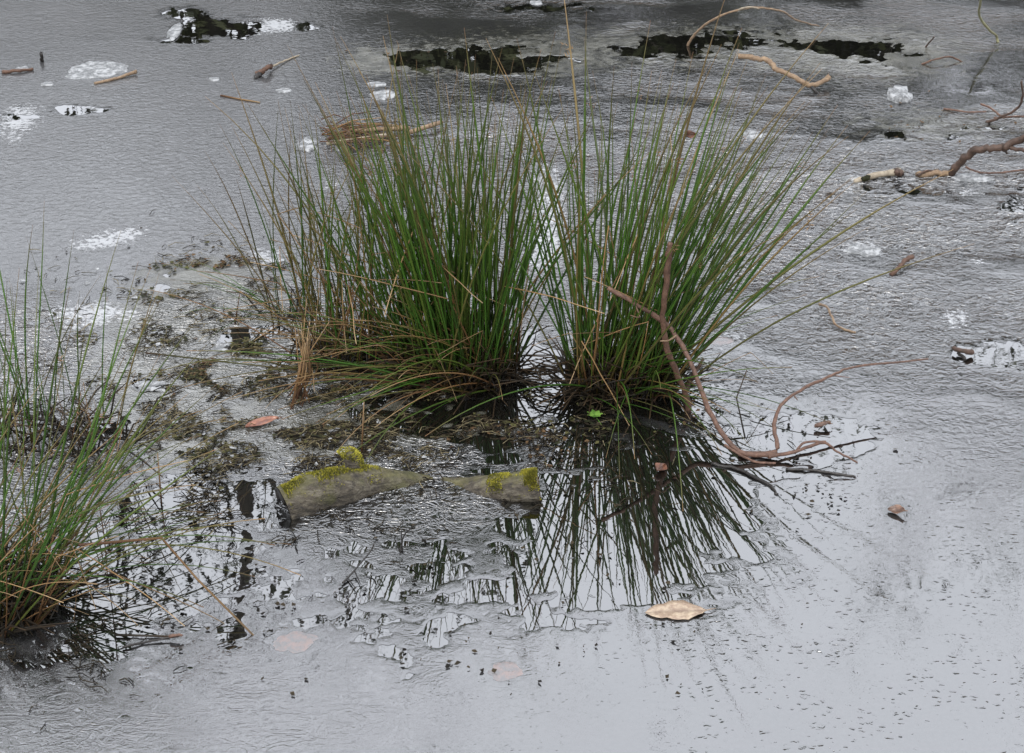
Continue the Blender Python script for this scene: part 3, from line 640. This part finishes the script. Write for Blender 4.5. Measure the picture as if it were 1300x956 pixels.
# dead grass bundle on the far ice
gb = thing('dead_grass_bundle', 'straw and stick bundle frozen in the ice behind the left rushes', 'dead grass', P(440, 172))
for i in range(36):
    mb = MB(); a = P(404 + abs(rnd.gauss(0, 22)), 166 + rnd.gauss(4, 8), rnd.uniform(.004, .05)); L = rnd.uniform(.06, .26); az = rnd.gauss(.1, .6)
    e = a + Vector((math.cos(az) * L, math.sin(az) * L, rnd.uniform(-.05, .02))); e.z = max(e.z, .004)
    md = (a + e) / 2 + Vector((rnd.gauss(0, .01), rnd.gauss(0, .01), .012)); mb.tube([a, md, e], [.0024, .002, .0012], 4, rn=rnd.random())
    mb.build('straw', M['dead'] if rnd.random() < .62 else M['brown_twig'], gb)
for pts in ([(415, 182, .01), (450, 178, .02), (490, 172, .012)], [(520, 168, .01), (545, 160, .02), (561, 155, .02)], [(440, 168, .02), (480, 164, .02), (520, 163, .01)]):
    mb = MB(); mb.tube(smooth_path([P(*p) for p in pts]), .007, 6); mb.build('stick', M['pale_twig' if pts[0][0] == 415 else 'tan_twig'], gb)
# tan sheath tuft in front of the straw rushes
sh = thing('dead_sheath_tuft', 'hanging orange tan tuft of dead sheaths at the left foot of the rushes', 'dead grass', P(380, 512))
for i in range(24):
    mb = MB(); a = P(376 + rnd.gauss(0, 7), 508 + rnd.gauss(0, 8), rnd.uniform(.0, .03)); b = P(388 + rnd.gauss(0, 6), 470 + rnd.gauss(0, 6), rnd.uniform(.05, .10)); e = P(390 + rnd.gauss(0, 9), 425 + rnd.gauss(0, 14), rnd.uniform(.12, .2))
    mb.tube([a, b, e], [.0014, .0019, .0008], 4, rn=rnd.random()); mb.build('sheath', M['dead'], sh)

# ------------------------------------------------------------------ sunken mossy log
lp = [P(360, 643, .006), P(395, 629, .016), P(430, 620, .018), P(470, 614, .006), P(510, 614, -.006), P(550, 619, -.022), P(590, 623, -.018), P(625, 623, -.001), P(655, 621, .010), P(684, 617, .016)]
lp = smooth_path(lp, 9)
def lrad(s): return (.040 + .004 * math.sin(s * 9)) * (1 - .32 * s) * (1.05 - .25 * math.exp(-((s - .55) / .2) ** 2)) + .006 * max(0, s - .85) * 6
mb = MB(); n = len(lp); S = 40
ring = []
for i, p in enumerate(lp):
    s = i / (n - 1); tn = (lp[min(i + 1, n - 1)] - lp[max(i - 1, 0)]).normalized(); sd = tn.cross(Vector((0, 0, 1))).normalized(); up = sd.cross(tn)
    ring.append((p, sd, up))
    for k in range(S):
        a = 2 * math.pi * k / S; r = lrad(s) * (1 + .09 * mnoise.noise(Vector((s * 9, math.cos(a) * 1.3, math.sin(a) * 1.3))) + .07 * mnoise.noise(Vector((s * 40, math.cos(a) * 4, math.sin(a) * 4))) + .03 * mnoise.noise(Vector((s * 14, math.cos(a) * 9, math.sin(a) * 9))))
        mb.v.append(p + sd * r * math.cos(a) + up * r * math.sin(a)); mb.al.append(s); mb.rn.append(0)
for i in range(n - 1):
    for k in range(S): a = i * S + k; b = i * S + (k + 1) % S; mb.f.append((a, a + S, b + S, b))
log = mb.build('log', M['log']); tag(log, 'half sunken grey log with yellow green moss, both ends out of the water', 'log')
for (i0, dr, mm) in ((0, -1, 'black_twig'), (n - 1, 1, 'brown_twig')):
    e = MB(); p, sd, up = ring[i0]; tn = sd.cross(up) * -1; rr = lrad(i0 / (n - 1))
    tn = (lp[1] - lp[0]).normalized() if i0 == 0 else (lp[-1] - lp[-2]).normalized()
    rings = []
    for q_ in (1.0, .9, .5, .12):
        for k in range(14):
            a = 2 * math.pi * k / 14; jag = (0 if q_ == 1 else .010 * mnoise.noise(Vector((math.cos(a) * 2, math.sin(a) * 2, q_ * 5))) - .004)
            e.v.append(p + (sd * math.cos(a) + up * math.sin(a)) * rr * q_ * .985 + tn * dr * ((.001 if q_ == 1 else -.006 * (1 - q_)) + jag)); e.al.append(q_); e.rn.append(0)
    for j in range(3):
        for k in range(14): a = j * 14 + k; b = j * 14 + (k + 1) % 14; e.f.append((a, b, b + 14, a + 14))
    e.f.append(tuple(42 + k for k in range(14))); e.build('cut_end', M[mm], None).parent = log
kn = MB(); kp = smooth_path([P(452, 606, .02), P(450, 594, .045), P(446, 584, .068), P(440, 579, .078)], 5); kn.tube(kp, [.022 - .0007 * i for i in range(len(kp))], 10)
knob = kn.build('branch_stub', M['log']); knob.parent = log
def moss_on(parent, fn, count):
    mm = MB()
    for i in range(count):
        p, nr = fn()
        if p is None: continue
        d = (nr + Vector((rnd.gauss(0, .5), rnd.gauss(0, .5), rnd.gauss(.1, .3)))).normalized(); L = rnd.uniform(.0012, .0042); sdv = d.orthogonal().normalized() * rnd.uniform(.0009, .0019)
        mm.poly([p - nr * .001 - sdv, p - nr * .001 + sdv, p + d * L], rnd.random())
    o = mm.build('moss', M['moss'], None, smooth=False); o.parent = parent; o['kind'] = 'stuff'
def on_log():
    s = rnd.choice([rnd.uniform(.02, .36), rnd.uniform(.78, 1.0), rnd.uniform(.93, 1.0)]); x = s * (n - 1); i = min(int(x), n - 2); f = x - i
    p0, sd0, up0 = ring[i]; p1 = ring[i + 1][0]; a = rnd.gauss(1.70 if s < .5 else 1.55, .55 if s < .9 else .85)
    if mnoise.noise(Vector((s * 14, a * 1.6, 3))) < -.30 + .42 * rnd.random() + .25 * abs(a - 1.6): return None, None
    nr = sd0 * math.cos(a) + up0 * math.sin(a)
    return p0.lerp(p1, f) + nr * lrad(s) * 1.02, nr
moss_on(log, on_log, 20000)
def on_knob():
    x = rnd.uniform(0, len(kp) - 1.01); i = int(x); p = kp[i].lerp(kp[i + 1], x - i); a = rnd.uniform(0, 6.283)
    nr = Vector((math.cos(a), math.sin(a) * .8, .6)).normalized(); return p + nr * .021, nr
moss_on(log, on_knob, 1500)

# ------------------------------------------------------------------ leaves
def leaf(label, u, v, L, W, az, mat, curl=.1, z=.005, tilt=(0, 0), cat='leaf', lob=.0, group='fallen leaves'):
    mb = MB(); N = 12; Mx = 6; ph = rnd.uniform(0, 6)
    for i in range(N + 1):
        s = i / N; wd = W * .5 * math.sin(math.pi * min(max(s, .0), 1)) ** .75 * (1 + lob * (.7 * math.sin(s * 11 + ph) + .5 * math.sin(s * 27 + 2 * ph)))
        for j in range(-Mx // 2, Mx // 2 + 1):
            q_ = j / (Mx / 2)
            zz = curl * W * (q_ * q_ - .25) + .05 * L * math.sin(s * 5 + ph) * curl * 3 + .10 * curl * L * math.sin(q_ * 3 + s * 7 + ph)
            mb.v.append(Vector(((s - .5) * L, q_ * wd + .04 * L * math.sin(s * 3), zz))); mb.al.append(1.0 if j == 0 else (.35 if (i + abs(j)) % 3 == 0 else 0)); mb.rn.append(0)
    K = Mx + 1
    zmin = min(p.z for p in mb.v)
    for p in mb.v: p.z -= zmin
    for i in range(N):
        for j in range(Mx): a = i * K + j; mb.f.append((a, a + K, a + K + 1, a + 1))
    mb2 = MB(); mb2.tube([Vector((L * .48, 0, -zmin)), Vector((L * .56, W * .03, -zmin + .001)), Vector((L * .66, W * .08, .001 - zmin * .5))], [.0012, .001, .0008], 4)
    o = mb.build('leaf', M[mat]); o.location = P(u, v, z); o.rotation_euler = (tilt[0], tilt[1], az)
    md = o.modifiers.new('thick', 'SOLIDIFY'); md.thickness = .0006
    s = mb2.build('leaf_stalk', M[mat]); s.parent = o
    return tag(o, label, cat, group)
leaf('long russet leaf lying on the weedy ice at the left', 333, 538, .075, .030, R(28), 'leaf_red', .12)
leaf('pale bleached tan leaf lying flat near the bottom', 858, 777, .112, .058, R(4), 'leaf_tan', .022, lob=.16, z=.0032)
leaf('small curled brown leaf on the pitted ice at the lower right', 1139, 650, .034, .022, R(-30), 'leaf_brown', .28, tilt=(R(18), R(-14)), lob=.12)
leaf('tiny curled brown leaf on clear water beside the reddish branch', 1044, 542, .036, .013, R(14), 'leaf_brown', .4)
leaf('rust brown leaf half sunk among the rush reflections', 838, 597, .036, .026, R(60), 'leaf_rust', .3, z=.002, tilt=(R(16), R(8)))
leaf('rust red leaf caught upright between the left rush stems', 637, 398, .040, .018, R(100), 'leaf_red', .2, z=.13, tilt=(R(65), R(20)))
leaf('small curled brown leaf caught high on the right rush stems', 873, 173, .032, .018, R(40), 'leaf_rust', .4, z=.52, tilt=(R(50), R(10)))
leaf('tan withered leaf hanging in the gap between the rush clumps', 741, 347, .055, .020, R(85), 'leaf_rust', .3, z=.20, tilt=(R(70), 0))
# fresh green sprout
sp = thing('sprout', 'tiny fresh green sprout floating in front of the right rushes', 'sprout', P(755, 527))
for k in range(7):
    mb = MB(); a = k * .9; c0 = P(755, 527, .012); d = Vector((math.cos(a), math.sin(a), .25)).normalized(); e = Vector((-d.y, d.x, 0))
    mb.poly([c0, c0 + d * .011 + e * .006, c0 + d * .019, c0 + d * .011 - e * .006], rnd.random()); mb.build('leaf', M['sprout'], sp, smooth=False)
mb = MB(); mb.tube([P(755, 527, .012), P(764, 540, .002)], .0012, 4); mb.build('stalk', M['sprout'], sp)

# ------------------------------------------------------------------ white ice patches and chunks
def ice_patch(name, label, u, v, rx, ry, hgt, jag, cat='ice', rot=0, group='white ice patches'):
    mb = MB(); N = 40; c = P(u, v, .0017); ph = rnd.uniform(0, 50); rings = (1.0, .93, .6)
    for k, q_ in enumerate(rings):
        for i in range(N):
            a = 2 * math.pi * i / N; r = 1 + jag * mnoise.noise(Vector((math.cos(a) * 1.2, math.sin(a) * 1.2, ph))) + jag * .5 * mnoise.noise(Vector((math.cos(a) * 4, math.sin(a) * 4, ph)))
            x_, y_ = rx * q_ * r * math.cos(a), ry * q_ * r * math.sin(a); x_, y_ = x_ * math.cos(rot) - y_ * math.sin(rot), x_ * math.sin(rot) + y_ * math.cos(rot)
            hz = 0 if k == 0 else hgt * (.75 + .5 * mnoise.noise(Vector((x_ * 40, y_ * 40, ph))))
            mb.v.append(Vector((x_, y_, hz))); mb.al.append(0); mb.rn.append(0)
    for k in range(2):
        for i in range(N): a = k * N + i; b = k * N + (i + 1) % N; mb.f.append((a, b, b + N, a + N))
    mb.f.append(tuple(2 * N + i for i in range(N)))
    o = mb.build(name, M['white_ice']); o.location = c; return tag(o, label, cat, group)
o = ice_patch('leaf', 'pink iced over leaf at the bottom edge of the water', 642, 852, 0.03, 0.024, .0004, .4, 'leaf', .3, 'fallen leaves'); o.data.materials[0] = M['leaf_ice']; o.location.z = .0017
o = ice_patch('leaf', 'faint iced over leaf at the lower left beside the snapped stem', 372, 815, 0.038, 0.030, .0004, .4, 'leaf', .3, 'fallen leaves'); o.data.materials[0] = M['leaf_ice']; o.location.z = .0017
o = ice_patch('leaf', 'pale pinkish iced over leaf just behind the clear pool', 912, 433, 0.03, 0.024, .0004, .4, 'leaf', .3, 'fallen leaves'); o.data.materials[0] = M['leaf_ice']; o.location.z = .0017
ice_patch('ice_patch', 'big smooth white ice patch on the far left ice', 123, 89, .088, .085, .004, .38, rot=.3)
ice_patch('ice_patch', 'small white patch with flat top behind the dead grass bundle', 487, 121, .042, .045, .006, .4)
ice_patch('ice_patch', 'thin white patch just above the small flat topped one', 478, 107, .03, .022, .003, .3)
ice_patch('ice_chunk', 'clear white ice chunk on the ice right of the rush tips', 1144, 123, .044, .05, .022, .4)
ice_patch('ice_patch', 'tiny white patch left of the big smooth one, beside the black post', 28, 87, .02, .018, .003, .3)
ice_patch('ice_patch', 'tiny white patch directly below the big smooth one', 60, 107, .022, .018, .003, .3)
ice_patch('ice_patch', 'tiny white patch below the broken brown stick', 361, 115, .024, .022, .003, .3)
ice_patch('ice_patch', 'tiny white patch left of the tiny one under the brown stick', 272, 101, .016, .018, .003, .3)
ice_patch('ice_patch', 'white ice bit at the edge of the dead grass bundle', 390, 186, .035, .05, .010, .6)
ice_patch('ice_patch', 'white ice bit under the sticks of the dead grass bundle', 432, 186, .02, .03, .008, .5)
ice_patch('ice_patch', 'white oval patch at the very top edge', 680, 4, .024, .03, .003, .3)
ice_patch('ice_patch', 'long white ice smear below the dark branch at the right', 1235, 226, .060, .03, .003, .4)
ice_patch('ice_patch', 'yellowish white patch right of the upper rush stems', 952, 172, .032, .035, .004, .5)
ice_patch('ice_patch', 'white ice smear at the left tip of the pale broken log', 1080, 227, .025, .02, .006, .4)
ice_patch('ice_patch', 'white patch on the weedy ice right of the upright dark tuft', 193, 492, .035, .022, .004, .5)
ice_patch('ice_patch', 'jagged white patch below the black pools by the thin tuft', 283, 443, .022, .022, .004, .7)
ice_patch('ice_patch', 'white bar of ice across the dark pool at the far left', 222, 41, .022, .09, .006, .4)
ice_patch('ice_patch', 'white patch behind the stems right of the gap', 692, 232, .03, .07, .003, .5)
ice_patch('ice_patch', 'white patch under the lowest right arching stems', 1098, 318, .05, .035, .003, .5)

# ------------------------------------------------------------------ floating litter and weed that nobody could count
def inreg(regs):
    u0, v0, su, sv, wt_ = rnd.choices(regs, [r[4] for r in regs])[0]
    return rnd.gauss(u0, su), rnd.gauss(v0, sv)
def litter(name, label, mat, regs, count, lmin, lmax, r, flat=False):
    mb = MB()
    for i in range(int(count * 1.5)):
        u, v = inreg(regs)
        q0 = P(u, v)
        if mnoise.noise(Vector((q0.x * 9, q0.y * 9, 4))) + .6 * mnoise.noise(Vector((q0.x * 25, q0.y * 25, 9))) < rnd.uniform(-.05, .25): continue
        if not (-60 < u < 1360 and -10 < v < 930): continue
        c = P(u, v, .004); L = rnd.uniform(lmin, lmax); az = rnd.gauss(.2, .9)
        d = Vector((math.cos(az), math.sin(az), 0)); e = Vector((-d.y, d.x, 0))
        if flat:
            pts = []; k = rnd.randint(4, 6)
            for j in range(k):
                a = 6.283 * j / k + rnd.uniform(-.3, .3); q_ = L * rnd.uniform(.5, 1); pts.append(c + d * q_ * math.cos(a) + e * q_ * .7 * math.sin(a) + Vector((0, 0, rnd.uniform(-.001, .004))))
            mb.poly(pts, rnd.random())
        else:
            bz = rnd.uniform(-.35, .35); z1 = rnd.uniform(0, .006)
            mb.tube([c - d * L / 2, c + e * bz * L * .4 + Vector((0, 0, z1)), c + d * L / 2], [r, r * .9, r * .5], 3, rn=rnd.random(), cap=False)
    o = mb.build(name, M[mat], smooth=not flat); tag(o, label, kind='stuff'); return o
LEFT = [(270, 440, 90, 60, 3), (330, 500, 90, 50, 3), (240, 560, 90, 60, 3), (420, 540, 70, 40, 4), (150, 470, 60, 60, 2), (560, 540, 90, 30, 2), (310, 345, 60, 16, 1.5)]
litter('floating_straw', 'pale broken straw and stem litter frozen into the weedy ice', 'litter', LEFT, 2600, .012, .05, .0010)
litter('dark_litter', 'fine dark stem litter frozen into the ice around the rushes', 'litter_dark', LEFT + [(700, 545, 110, 30, 3), (560, 610, 120, 40, 2), (60, 800, 70, 40, 3), (330, 640, 90, 30, 2)], 3600, .010, .045, .0012)
litter('floating_debris', 'small dark scraps of rotted plant scattered on the ice', 'litter_dark', LEFT + [(700, 640, 130, 60, 3), (620, 540, 100, 30, 3), (1000, 610, 70, 30, 1), (500, 800, 250, 35, 2)], 2300, .002, .008, 0, True)
litter('floating_slush', 'small white bits of slush frozen among the floating weed', 'white_ice', LEFT[:5] + [(130, 420, 60, 40, 3), (360, 440, 30, 20, 2)], 380, .004, .013, 0, True)
litter('floating_weed', 'olive scraps of floating pond weed on the left ice', 'weed', [(250, 345, 30, 6, 3), (300, 350, 20, 4, 2), (200, 372, 14, 6, 1), (310, 440, 22, 12, 3), (258, 445, 8, 6, 1), (250, 480, 12, 8, 2), (245, 505, 8, 4, 1), (330, 480, 14, 8, 1), (260, 565, 40, 14, 2), (420, 500, 30, 20, 2), (400, 540, 26, 14, 2), (560, 530, 60, 12, 2), (740, 535, 60, 12, 2), (300, 470, 110, 60, 8)], 1700, .003, .011, 0, True)
litter('rotting_weed', 'brown rotting weed scraps on the ice', 'weed_brown', [(250, 340, 40, 8, 3), (290, 336, 20, 5, 2), (255, 470, 20, 14, 2), (420, 510, 40, 20, 2), (640, 560, 90, 14, 2), (1190, 150, 50, 14, 1), (520, 70, 40, 8, 1), (860, 520, 30, 10, 1)], 650, .003, .010, 0, True)
